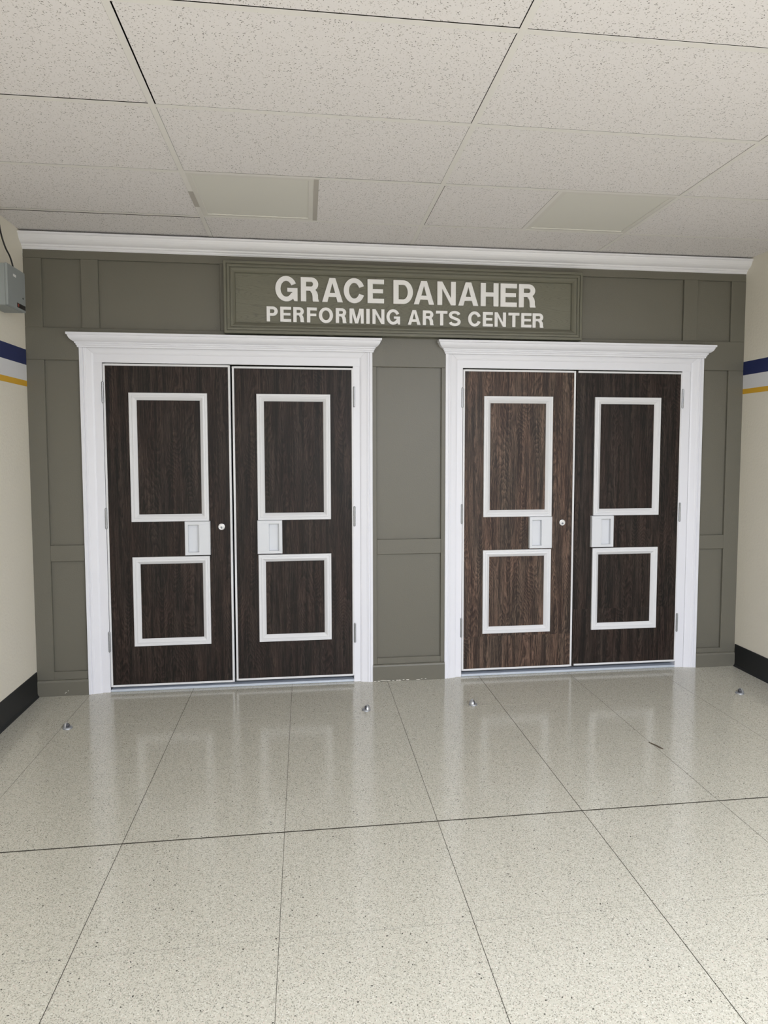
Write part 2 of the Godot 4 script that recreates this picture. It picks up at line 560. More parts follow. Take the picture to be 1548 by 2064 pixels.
func ceiling_grid():
	var o := thing("ceiling", "suspended ceiling of white speckled fibre boards in a white metal grid", "ceiling", Vector3.ZERO, "structure")
	o.rotation.y = -0.0021
	boxed("ceiling_deck", Vector3(-0.1, 3.1, -0.2), Vector3(RW + 0.1, 3.22, RD + 0.2), 0.0, M.plenum, o)
	var xs := [-0.06, 1.089, 2.3082, 3.5274, RW + 0.06]
	var zs := [0.004]
	var k := 0
	while 0.4323 + 0.6096 * k < RD:
		zs.append(0.4323 + 0.6096 * k)
		k += 1
	zs.append(RD + 0.05)
	var hw := 0.012
	for i in range(1, 4):      # main tees
		boxed("main_tee", Vector3(xs[i] - hw, RH, 0.004), Vector3(xs[i] + hw, RH + 0.0012, RD), 0.0004, M.grid, o)
	var sp := boxed("tee_splice", Vector3(xs[1] - 0.0125, RH - 0.0008, 0.585), Vector3(xs[1] + 0.0125, RH + 0.0002, 0.802), 0.0003, M.grey_tee, o)
	sp.set_meta("label", "darker grey patch on the white ceiling bar")
	for j in range(1, zs.size() - 1):
		for i in 4:
			boxed("cross_tee", Vector3(xs[i] + hw, RH + 0.0003, zs[j] - hw), Vector3(xs[i + 1] - hw, RH + 0.0013, zs[j] + hw), 0.0004, M.grid, o)
	# how far each board stops short of its tees where the photograph shows an open slit: [left, right, far, near]
	var slit := {"0,0": [0, 0, 0, 22, 3], "1,0": [1, 0, 0, 0.8], "2,0": [1, 0, 0, 1.2], "0,1": [0, 0.8, 0.8, 0], "2,2": [0, 1, 1.2, 0], "1,2": [0.8, 0.8, 2.2, 0], "0,2": [0, 1, 0.8, 0],
		"0,3": [0, 0.8, 5, 0], "1,3": [5, 2.5, 0.8, 0], "2,3": [0, 1.5, 1, 0], "0,4": [0, 0, 1, 0], "1,4": [0, 3, 4, 0], "2,4": [0, 0, 2.5, 0], "3,3": [0, 0, 0.6, 0], "3,2": [0, 0, 0.5, 0]}
	for j in zs.size() - 1:
		for i in 4:
			var x0: float = xs[i]
			var x1: float = xs[i + 1]
			if j == 1 and (i == 1 or i == 2):     # half boards beside the smooth square panels
				var xm := 1.704 if i == 1 else 2.905
				boxed("cross_tee", Vector3(xm - hw, RH + 0.0003, zs[j] + hw), Vector3(xm + hw, RH + 0.0013, zs[j + 1] - hw), 0.0004, M.grey_tee if i == 1 else M.grid, o)
				if i == 1:
					smooth_panel(o, x0, xm, zs[j], zs[j + 1])
					board(o, xm, x1, zs[j], zs[j + 1], [0, 0, 0, 0])
				else:
					board(o, x0, xm, zs[j], zs[j + 1], [3, 1, 0.8, 0.8])
					smooth_panel(o, xm, x1, zs[j], zs[j + 1])
				continue
			board(o, x0, x1, zs[j], zs[j + 1], slit.get("%d,%d" % [i, j], [0, 0, 0, 0]))

func board(o: Node, x0: float, x1: float, z0: float, z1: float, sl: Array):
	var hw := 0.012
	# normally the board rests on the tee flanges; a slit leaves it short of them
	var a: float = x0 + (hw + sl[0] * 0.001 if sl[0] > 0 else 0.003)
	var b: float = x1 - (hw + sl[1] * 0.001 if sl[1] > 0 else 0.003)
	var c: float = z0 + (hw + sl[2] * 0.001 if sl[2] > 0 else 0.003)
	var d: float = z1 - (hw + sl[3] * 0.001 if sl[3] > 0 else 0.003)
	var y: float = RH + 0.0016 + (sl[4] * 0.001 if sl.size() > 4 else 0.0)      # one board has been pushed up off the grid
	var t: float = y + 0.0154
	var base := Vector3((a + b) / 2, y, (c + d) / 2)
	var m := MB.new(base)
	var ofs := Vector2(rng.randf(), rng.randf())
	var fl := -1.0 if rng.randf() < 0.5 else 1.0
	var P := [Vector3(a, y, c), Vector3(b, y, c), Vector3(b, y, d), Vector3(a, y, d)]
	var uv := []
	for p in P: uv.append(Vector2(p.x / 1.2192 * fl, p.z / 0.6096) + ofs)
	m.quad(P[0], P[1], P[2], P[3], uv)
	var up := Vector3(0, t - y, 0)
	var raw := MB.new(base)      # unpainted core at the cut edges
	for k in 4:
		var n := (k + 1) % 4
		raw.quad(P[n], P[k], P[k] + up, P[n] + up)
	raw.quad(P[3] + up, P[2] + up, P[1] + up, P[0] + up)
	var t_ := put(m, "ceiling_tile", M.tile, o, base)
	raw.st.set_material(M.core)
	raw.st.commit(t_.mesh)

func smooth_panel(o: Node, x0: float, x1: float, z0: float, z1: float):
	var a := x0 + 0.006; var b := x1 - 0.006; var c := z0 + 0.006; var d := z1 - 0.006
	var y := RH + 0.0015
	var m := MB.new(Vector3((a + b) / 2, y, (c + d) / 2))
	m.box(Vector3(a + 0.03, y + 0.003, c + 0.03), Vector3(b - 0.03, y + 0.008, d - 0.03))
	var p := put(m, "smooth_panel", M.smooth_panel, o, Vector3((a + b) / 2, y, (c + d) / 2))
	p.set_meta("label", "smooth pale grey square panel without speckles")
	var fr := MB.new()
	for r in [[a, b, c, c + 0.032], [a, b, d - 0.032, d], [a, a + 0.032, c + 0.032, d - 0.032], [b - 0.032, b, c + 0.032, d - 0.032]]:
		fr.box(Vector3(r[0], y, r[2]), Vector3(r[1], y + 0.012, r[3]), 0.001)
	var q := put(fr, "panel_rim", M.panel_edge, p, -p.position)

# ================= panelling =================
func panelling():
	var w := get_node("wall_back")
	var T := 0.020          # thickness of stiles and rails
	var field := func(x0, x1, y0, y1): boxed("panel", Vector3(x0 - 0.01, y0 - 0.01, 0.0), Vector3(x1 + 0.01, y1 + 0.01, 0.002), 0.0, M.green, w)
	var board_ := func(called, x0, x1, y0, y1, z): boxed(called, Vector3(x0, y0, 0.0005), Vector3(x1, y1, z), 0.0022, M.green, w)
	# top rail under the crown, frieze stiles and panels
	board_.call("rail", 0.0, RW, 2.640, 2.690, T)
	for s in [[0.0, 0.0995], [0.3225, 0.4215], [1.130, 1.230], [3.360, 3.452], [4.160, 4.259], [4.502, RW]]:
		board_.call("stile", s[0], s[1], 2.2365, 2.640, T)
	for p in [[0.0995, 0.3225], [0.4215, 1.130], [1.230, 3.360], [3.452, 4.160], [4.259, 4.502]]:
		field.call(p[0], p[1], 2.2365, 2.640)
	# deep rail between frieze and lower panels
	board_.call("rail", 0.0, 0.302, 2.0455, 2.2365, T)
	board_.call("rail", 0.302, 2.064, 2.168, 2.2365, T)
	board_.call("rail", 2.064, 2.539, 2.0335, 2.2365, T)
	board_.call("rail", 2.539, 4.312, 2.168, 2.2365, T)
	board_.call("rail", 4.312, RW, 2.0435, 2.2365, T)
	# lower sections: [x0, panel x0, panel x1, x1, top, mid rail top, mid rail bottom, low rail top, low rail bottom]
	for q in [[0.0, 0.100, 0.297, 0.302, 2.0455, 0.929, 0.831, 0.148, 0.097], [2.064, 2.0925, 2.5115, 2.539, 2.0335, 0.931, 0.834, 0.153, 0.111], [4.312, 4.320, 4.4965, RW, 2.0435, 0.922, 0.826, 0.132, 0.097]]:
		board_.call("stile", q[0], q[1], q[8], q[4], T)
		board_.call("stile", q[2], q[3], q[8], q[4], T)
		board_.call("rail", q[1], q[2], q[6], q[5], T)
		board_.call("rail", q[1], q[2], q[8], q[7], T)
		field.call(q[1], q[2], q[5], q[4])
		field.call(q[1], q[2], q[7], q[6])
		var b := MB.new()
		b.along_x(q[0], q[3], [Vector2(0, 0), Vector2(0.032, 0), Vector2(0.032, q[8] - 0.012), Vector2(0.030, q[8] - 0.005), Vector2(0.026, q[8]), Vector2(0, q[8])])
		var pl := put(b, "plinth", M.green, w)
		# chipped paint along the foot
		var r := RandomNumberGenerator.new()
		r.seed = int(q[0] * 100) + 3
		var c := MB.new()
		var spots := []
		if q[0] > 1.0 and q[0] < 3.0:
			for k in 13: spots.append([q[0] + 0.015 + 0.0245 * k * (0.9 + 0.12 * r.randf()) + (0.05 if k > 9 else 0.0), 0.0035 + r.randf() * 0.006, r.randf_range(0.008, 0.018), r.randf_range(0.0012, 0.004)])
		elif q[0] == 0.0:
			spots = [[0.183, 0.031, 0.004, 0.002], [0.170, 0.022, 0.005, 0.0022], [0.165, 0.017, 0.003, 0.002]]
		for s in spots:
			var poly := PackedVector2Array()
			for k in 9:
				var a := TAU * k / 9
				poly.append(Vector2(s[0] + cos(a) * s[2] * r.randf_range(0.6, 1.0), s[1] + sin(a) * s[3] * r.randf_range(0.6, 1.0)))
			c.plate(poly, 0.0315, 0.0323)
		if spots.size():
			var cm := put(c, "bare_patch", M.chip, pl)
			cm.set_meta("label", "white spots where the green paint has chipped off")

func crown():
	var b := MB.new()
	b.along_x(0.0, RW, [Vector2(0, 2.662), Vector2(0.017, 2.662), Vector2(0.019, 2.664), Vector2(0.019, 2.692), Vector2(0.024, 2.694), Vector2(0.026, 2.699), Vector2(0.026, 2.703), Vector2(0.031, 2.705), Vector2(0.035, 2.709), Vector2(0.036, 2.715),
		Vector2(0.041, 2.717), Vector2(0.052, 2.722), Vector2(0.062, 2.730), Vector2(0.070, 2.740), Vector2(0.076, 2.752), Vector2(0.079, 2.761), Vector2(0.085, 2.763), Vector2(0.087, 2.766), Vector2(0.087, 2.7745), Vector2(0, 2.7745)])
	var o := put(b, "trim_1", M.white)
	tag(o, "white crown moulding running across the top of the green wall", "moulding", "", "structure")

# casing outer, casing inner, opening | opening, casing inner, casing outer
func surround(called: String, a: float, b: float, c: float, d: float, e: float, f: float, label: String):
	var o := thing(called, label, "door surround", Vector3((a + f) / 2, 0, 0), "structure")
	var base := Vector3((a + f) / 2, 0, 0)
	var top := 2.1215
	var head := 2.0855
	# jamb faces of the frame and their returns
	for s in [[b, c], [d, e]]:
		boxed("jamb", Vector3(s[0] - 0.01, 0.0, -0.10), Vector3(s[1], 2.0355, 0.0075), 0.0012, M.casing, o, base)
	boxed("head_jamb", Vector3(b - 0.01, 2.0355, -0.10), Vector3(e + 0.01, head + 0.01, 0.0075), 0.0012, M.casing, o, base)
	# moulded casings, mitred at the top; profile as (share of width from outer edge, z)
	var prof := [Vector2(0, 0.0), Vector2(0, 0.025), Vector2(0.02, 0.027), Vector2(0.22, 0.027), Vector2(0.25, 0.022), Vector2(0.31, 0.0245), Vector2(0.37, 0.0245), Vector2(0.41, 0.0215), Vector2(0.46, 0.021), Vector2(0.50, 0.019), Vector2(0.86, 0.0145), Vector2(0.93, 0.0125), Vector2(0.985, 0.0105), Vector2(1.0, 0.0075)]
	var ytop_out := 2.165
	for side in 2:
		var m := MB.new(base)
		var xo := a if side == 0 else f
		var w := b - a if side == 0 else e - f
		for k in prof.size() - 1:
			var p: Vector2 = prof[k]
			var q: Vector2 = prof[k + 1]
			var yp: float = lerpf(ytop_out, head, p.x)
			var yq: float = lerpf(ytop_out, head, q.x)
			var P := [Vector3(xo + w * p.x, 0, p.y), Vector3(xo + w * q.x, 0, q.y), Vector3(xo + w * q.x, yq, q.y), Vector3(xo + w * p.x, yp, p.y)]
			if side == 0: m.quad(P[0], P[1], P[2], P[3])
			else: m.quad(P[1], P[0], P[3], P[2])
		put(m, "side_casing", M.casing, o)
	var h := MB.new(base)
	for k in prof.size() - 1:
		var p: Vector2 = prof[k]
		var q: Vector2 = prof[k + 1]
		var yp: float = lerpf(ytop_out, head, p.x)
		var yq: float = lerpf(ytop_out, head, q.x)
		h.quad(Vector3(lerpf(a, b, q.x) + 0.0005, yq, q.y), Vector3(lerpf(f, e, q.x) - 0.0005, yq, q.y), Vector3(lerpf(f, e, p.x) - 0.0005, yp, p.y), Vector3(lerpf(a, b, p.x) + 0.0005, yp, p.y))
	put(h, "head_casing", M.casing, o)
	# flared cornice with mitred returns: (projection, y)
	var cp := [Vector2(0.0, top), Vector2(0.005, top), Vector2(0.007, 2.123), Vector2(0.0075, 2.131), Vector2(0.010, 2.133), Vector2(0.0125, 2.136), Vector2(0.0125, 2.142), Vector2(0.017, 2.144), Vector2(0.019, 2.148), Vector2(0.019, 2.152), Vector2(0.023, 2.154), Vector2(0.030, 2.158), Vector2(0.037, 2.164), Vector2(0.043, 2.172), Vector2(0.047, 2.181), Vector2(0.0485, 2.188), Vector2(0.053, 2.1895), Vector2(0.055, 2.192), Vector2(0.055, 2.2035), Vector2(-0.02, 2.2035)]
	var m2 := MB.new(base)
	var zf := 0.027
	for k in cp.size() - 1:
		var p: Vector2 = cp[k]
		var q: Vector2 = cp[k + 1]
		var A := [Vector3(a - p.x, p.y, 0), Vector3(a - p.x, p.y, zf + p.x), Vector3(f + p.x, p.y, zf + p.x), Vector3(f + p.x, p.y, 0)]
		var B := [Vector3(a - q.x, q.y, 0), Vector3(a - q.x, q.y, zf + q.x), Vector3(f + q.x, q.y, zf + q.x), Vector3(f + q.x, q.y, 0)]
		for s in 3: m2.quad(A[s], A[s + 1], B[s + 1], B[s])
	m2.quad(Vector3(a - 0.02, 2.2033, 0.04), Vector3(f + 0.02, 2.2033, 0.04), Vector3(f + 0.02, 2.2033, 0), Vector3(a - 0.02, 2.2033, 0))
	put(m2, "cornice", M.casing, o)
	boxed("threshold", Vector3(c, 0.0, -0.10), Vector3(d, 0.016, 0.006), 0.004, M.alu, o, base)

# ================= doors =================
func doors():
	var D := [
		{"x0": 0.4290, "x1": 1.1805, "y0": 0.033, "y1": 2.0300, "m": [0.5765, 1.0415], "pull": [0.8955, 1.0482, 0.9140, 0.9810], "lock": Vector2(1.116, 1.0276), "hinge": 0.4265, "hy": [1.8565, 1.0885, 0.3195], "strips": "ltrb", "mat": M.wood, "uv": Vector2(0.0, 0.0), "label": "dark wood-grain door leaf with round lock, left leaf of the left pair"},
		{"x0": 1.1940, "x1": 1.9455, "y0": 0.040, "y1": 2.0240, "m": [1.3410, 1.7990], "pull": [1.3375, 1.4912, 1.4075, 1.4720], "lock": null, "hinge": 1.9500, "hy": [1.8430, 1.0825, 0.3240], "strips": "ltrb", "mat": M.wood, "uv": Vector2(0.37, 0.0), "label": "dark wood-grain door leaf without lock, right leaf of the left pair"},
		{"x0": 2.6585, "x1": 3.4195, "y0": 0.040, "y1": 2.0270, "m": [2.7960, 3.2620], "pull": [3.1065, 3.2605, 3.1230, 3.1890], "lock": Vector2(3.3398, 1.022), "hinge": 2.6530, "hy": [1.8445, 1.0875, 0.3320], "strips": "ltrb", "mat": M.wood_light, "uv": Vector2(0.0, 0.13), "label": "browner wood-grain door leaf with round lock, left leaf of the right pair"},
		{"x0": 3.4250, "x1": 4.1730, "y0": 0.043, "y1": 2.0270, "m": [3.5530, 4.0185], "pull": [3.5375, 3.6912, 3.6040, 3.6700], "lock": null, "hinge": 4.1755, "hy": [1.8515, 1.0815, 0.3170], "strips": "trb", "mat": M.wood, "uv": Vector2(0.61, 0.21), "label": "dark wood-grain door leaf without lock, right leaf of the right pair"},
	]
	var n := 0
	for d in D:
		n += 1
		var base := Vector3((d.x0 + d.x1) / 2, 0, 0)
		var o := thing("door_%d" % n, d.label, "door", base, "structure")
		var zf := 0.004
		# slab
		var m := MB.new(base)
		var lo := Vector3(d.x0, d.y0, -0.040)
		var hi := Vector3(d.x1, d.y1, zf)
		var U := func(x, y): return Vector2((x - d.x0) / 0.8 + d.uv.x, 1.0 - y / 2.05 + d.uv.y)
		m.quad(Vector3(lo.x, lo.y, zf), Vector3(hi.x, lo.y, zf), Vector3(hi.x, hi.y, zf), Vector3(lo.x, hi.y, zf), [U.call(lo.x, lo.y), U.call(hi.x, lo.y), U.call(hi.x, hi.y), U.call(lo.x, hi.y)])
		m.quad(Vector3(hi.x, lo.y, lo.z), Vector3(lo.x, lo.y, lo.z), Vector3(lo.x, hi.y, lo.z), Vector3(hi.x, hi.y, lo.z))
		m.quad(Vector3(lo.x, lo.y, lo.z), Vector3(lo.x, lo.y, zf), Vector3(lo.x, hi.y, zf), Vector3(lo.x, hi.y, lo.z))
		m.quad(Vector3(hi.x, lo.y, zf), Vector3(hi.x, lo.y, lo.z), Vector3(hi.x, hi.y, lo.z), Vector3(hi.x, hi.y, zf))
		m.quad(Vector3(lo.x, hi.y, zf), Vector3(hi.x, hi.y, zf), Vector3(hi.x, hi.y, lo.z), Vector3(lo.x, hi.y, lo.z))
		m.quad(Vector3(lo.x, lo.y, lo.z), Vector3(hi.x, lo.y, lo.z), Vector3(hi.x, lo.y, zf), Vector3(lo.x, lo.y, zf))
		put(m, "door_slab", d.mat, o)
		# white metal strips capping the edges
		var sw := 0.0115
		var zt := zf + 0.0022
		for s in d.strips:
			var q: Array
			match s:
				"l": q = [d.x0 - 0.001, d.x0 + sw, d.y0, d.y1]
				"r": q = [d.x1 - sw, d.x1 + 0.001, d.y0, d.y1]
				"t": q = [d.x0 + sw, d.x1 - sw, d.y1 - sw, d.y1 + 0.001]
				"b": q = [d.x0 + sw, d.x1 - sw, d.y0 - 0.001, d.y0 + sw]
			boxed("edge_strip", Vector3(q[0], q[2], -0.036), Vector3(q[1], q[3], zt), 0.0012, M.trim, o, base)
		# applied mouldings
		var prof := [Vector2(0, zf), Vector2(0, zf + 0.0105), Vector2(0.002, zf + 0.0125), Vector2(0.013, zf + 0.0125), Vector2(0.0145, zf + 0.0105), Vector2(0.0165, zf + 0.0105), Vector2(0.018, zf + 0.0135), Vector2(0.024, zf + 0.0150), Vector2(0.027, zf + 0.0145), Vector2(0.043, zf + 0.003), Vector2(0.045, zf)]
		for yy in [[1.0660, 1.8560], [0.2875, 0.8460]]:
			var fm := MB.new(base)
			fm.frame(d.m[0], d.m[1], yy[0], yy[1], prof)
			put(fm, "panel_moulding", M.trim, o)
		pull(o, base, d.pull, zf)
		if d.lock != null:
			var lc := MB.new(base)
			var at := Vector3(d.lock.x, d.lock.y, zf)
			lc.lathe(at, Vector3(0, 0, 1), [Vector2(0.0225, 0), Vector2(0.0225, 0.003), Vector2(0.0205, 0.006), Vector2(0.0175, 0.0075), Vector2(0.0155, 0.007), Vector2(0.0150, 0.0055), Vector2(0.0, 0.0055)], 32)
			var lk := put(lc, "lock_cylinder", M.chrome, o)
			var core := MB.new(base)
			core.lathe(at + Vector3(0, -0.004, 0), Vector3(0, 0, 1), [Vector2(0.0075, 0.0055), Vector2(0.0075, 0.0068), Vector2(0.0065, 0.0074), Vector2(0.0, 0.0074)], 20)
			put(core, "lock_core", M.dull_steel, lk)
			boxed("keyhole", at + Vector3(-0.0011, -0.009, 0.0072), at + Vector3(0.0011, 0.000, 0.0078), 0.0, M.black, lk, base)
		for y in d.hy:
			var hb := MB.new(base)
			var L := 0.061
			var R := 0.0068
			var c := Vector3(d.hinge, y, 0.0085)
			var pf := [Vector2(0, -L - 0.004), Vector2(0.004, -L - 0.004), Vector2(0.0055, -L - 0.001), Vector2(0.0058, -L)]
			var k0 := -L
			for seg in [0.0190, 0.0022, 0.0385, 0.0018, 0.0390, 0.0022, 0.0193]:
				var rr := R if seg > 0.003 else R - 0.0022
				pf.append(Vector2(rr, k0)); k0 += seg; pf.append(Vector2(rr, k0))
			pf.append_array([Vector2(0.0058, L), Vector2(0.0055, L + 0.001), Vector2(0.004, L + 0.004), Vector2(0, L + 0.004)])
			hb.lathe(c, Vector3(0, 1, 0), pf, 18)
			var hn := put(hb, "hinge", M.hinge, o)
			boxed("hinge_plate", Vector3(d.hinge - 0.0022, y - L, -0.034), Vector3(d.hinge + 0.0022, y + L, 0.006), 0.0, M.hinge, hn, base)

func pull(o: Node, base: Vector3, q: Array, zf: float):
	var y0 := 0.8550
	var y1 := 1.0650
	var h0 := 0.8720
	var h1 := 1.0455
	var z1 := zf + 0.030
	var ch := 0.0025
	var m := MB.new(base)
	var O := func(x, y, z): return Vector3(x, y, z)
	# outer sides and chamfer
	m.frame(q[0], q[1], y0, y1, [Vector2(0, zf), Vector2(0, z1 - ch), Vector2(ch, z1)])
	# face round the opening
	var X := [q[0] + ch, q[2], q[3], q[1] - ch]
	var Y := [y0 + ch, h0, h1, y1 - ch]
	for i in 3:
		for j in 3:
			if i == 1 and j == 1: continue
			m.quad(O.call(X[i], Y[j], z1), O.call(X[i + 1], Y[j], z1), O.call(X[i + 1], Y[j + 1], z1), O.call(X[i], Y[j + 1], z1))
	# lip and walls of the finger cup
	m.frame(q[2], q[3], h0, h1, [Vector2(0, z1), Vector2(0.0015, z1 - 0.0015), Vector2(0.002, zf + 0.006), Vector2(0.003, zf + 0.005)])
	var e := 0.003
	m.quad(O.call(q[2] + e, h0 + e, zf + 0.005), O.call(q[3] - e, h0 + e, zf + 0.005), O.call(q[3] - e, h1 - e, zf + 0.005), O.call(q[2] + e, h1 - e, zf + 0.005))
	var p := put(m, "pull_handle", M.pull, o)
	p.set_meta("label", "white rectangular recessed pull")
	# the flat grip beside the cup, a thin raised plate
	var g0: float
	var g1: float
	if q[2] - q[0] < q[1] - q[3]:
		g0 = q[3] + 0.004; g1 = q[1] - 0.004
	else:
		g0 = q[0] + 0.004; g1 = q[2] - 0.004
	boxed("grip_plate", Vector3(g0, h0 - 0.002, z1 - 0.001), Vector3(g1, h1 + 0.002, z1 + 0.0012), 0.0008, M.pull, p, base)

# ================= sign =================
func sign_board():
	var x0 := 1.159
	var x1 := 3.423
	var y0 := 2.2155
	var y1 := 2.6470
	var base := Vector3((x0 + x1) / 2, y0, 0.013)
	var o := thing("sign_board", "long framed olive green sign with raised white lettering above the doors", "sign", base)
	var fm := MB.new(base)
	fm.frame(x0, x1, y0, y1, [Vector2(0.02, 0.021), Vector2(0, 0.021), Vector2(0, 0.081), Vector2(0.002, 0.083), Vector2(0.0155, 0.083), Vector2(0.017, 0.077), Vector2(0.0195, 0.077), Vector2(0.021, 0.084), Vector2(0.030, 0.0855), Vector2(0.0345, 0.0835), Vector2(0.036, 0.0775), Vector2(0.039, 0.0775), Vector2(0.041, 0.0825), Vector2(0.046, 0.083), Vector2(0.055, 0.078), Vector2(0.064, 0.071), Vector2(0.067, 0.068), Vector2(0.069, 0.058)])
	put(fm, "sign_frame", M.green_frame, o)
	var pm := MB.new(base)
	var a := x0 + 0.06
	var b := x1 - 0.06
	var c := y0 + 0.06
	var d := y1 - 0.06
	var z := 0.0585
	pm.quad(Vector3(a, c, z), Vector3(b, c, z), Vector3(b, d, z), Vector3(a, d, z), [Vector2(0, 1), Vector2(1, 1), Vector2(1, 0), Vector2(0, 0)])
	pm.box(Vector3(a, c, 0.021), Vector3(b, d, 0.0580))
	put(pm, "sign_panel", M.sign_wood, o)
	var L1 := [["G", 1.467, 1.601], ["R", 1.621, 1.732], ["A", 1.751, 1.878], ["C", 1.884, 2.014], ["E", 2.032, 2.135], ["D", 2.194, 2.317], ["A", 2.323, 2.452], ["N", 2.473, 2.591], ["A", 2.608, 2.737], ["H", 2.753, 2.869], ["E", 2.882, 2.990], ["R", 3.003, 3.115]]
	var L2 := [["P", 1.413, 1.480], ["E", 1.495, 1.561], ["R", 1.574, 1.641], ["F", 1.657, 1.718], ["O", 1.730, 1.817], ["R", 1.834, 1.901], ["M", 1.919, 2.007], ["I", 2.0235, 2.0445], ["N", 2.062, 2.137], ["G", 2.150, 2.236], ["A", 2.285, 2.366], ["R", 2.380, 2.450], ["T", 2.464, 2.538], ["S", 2.547, 2.623], ["C", 2.672, 2.756], ["E", 2.768, 2.833], ["N", 2.845, 2.919], ["T", 2.935, 3.008], ["E", 3.020, 3.088], ["R", 3.096, 3.169]]
	for l in L1: letter(o, base, l[0], l[1], l[2], 2.4195, 0.1450)
	for l in L2: letter(o, base, l[0], l[1], l[2], 2.2922, 0.0905)

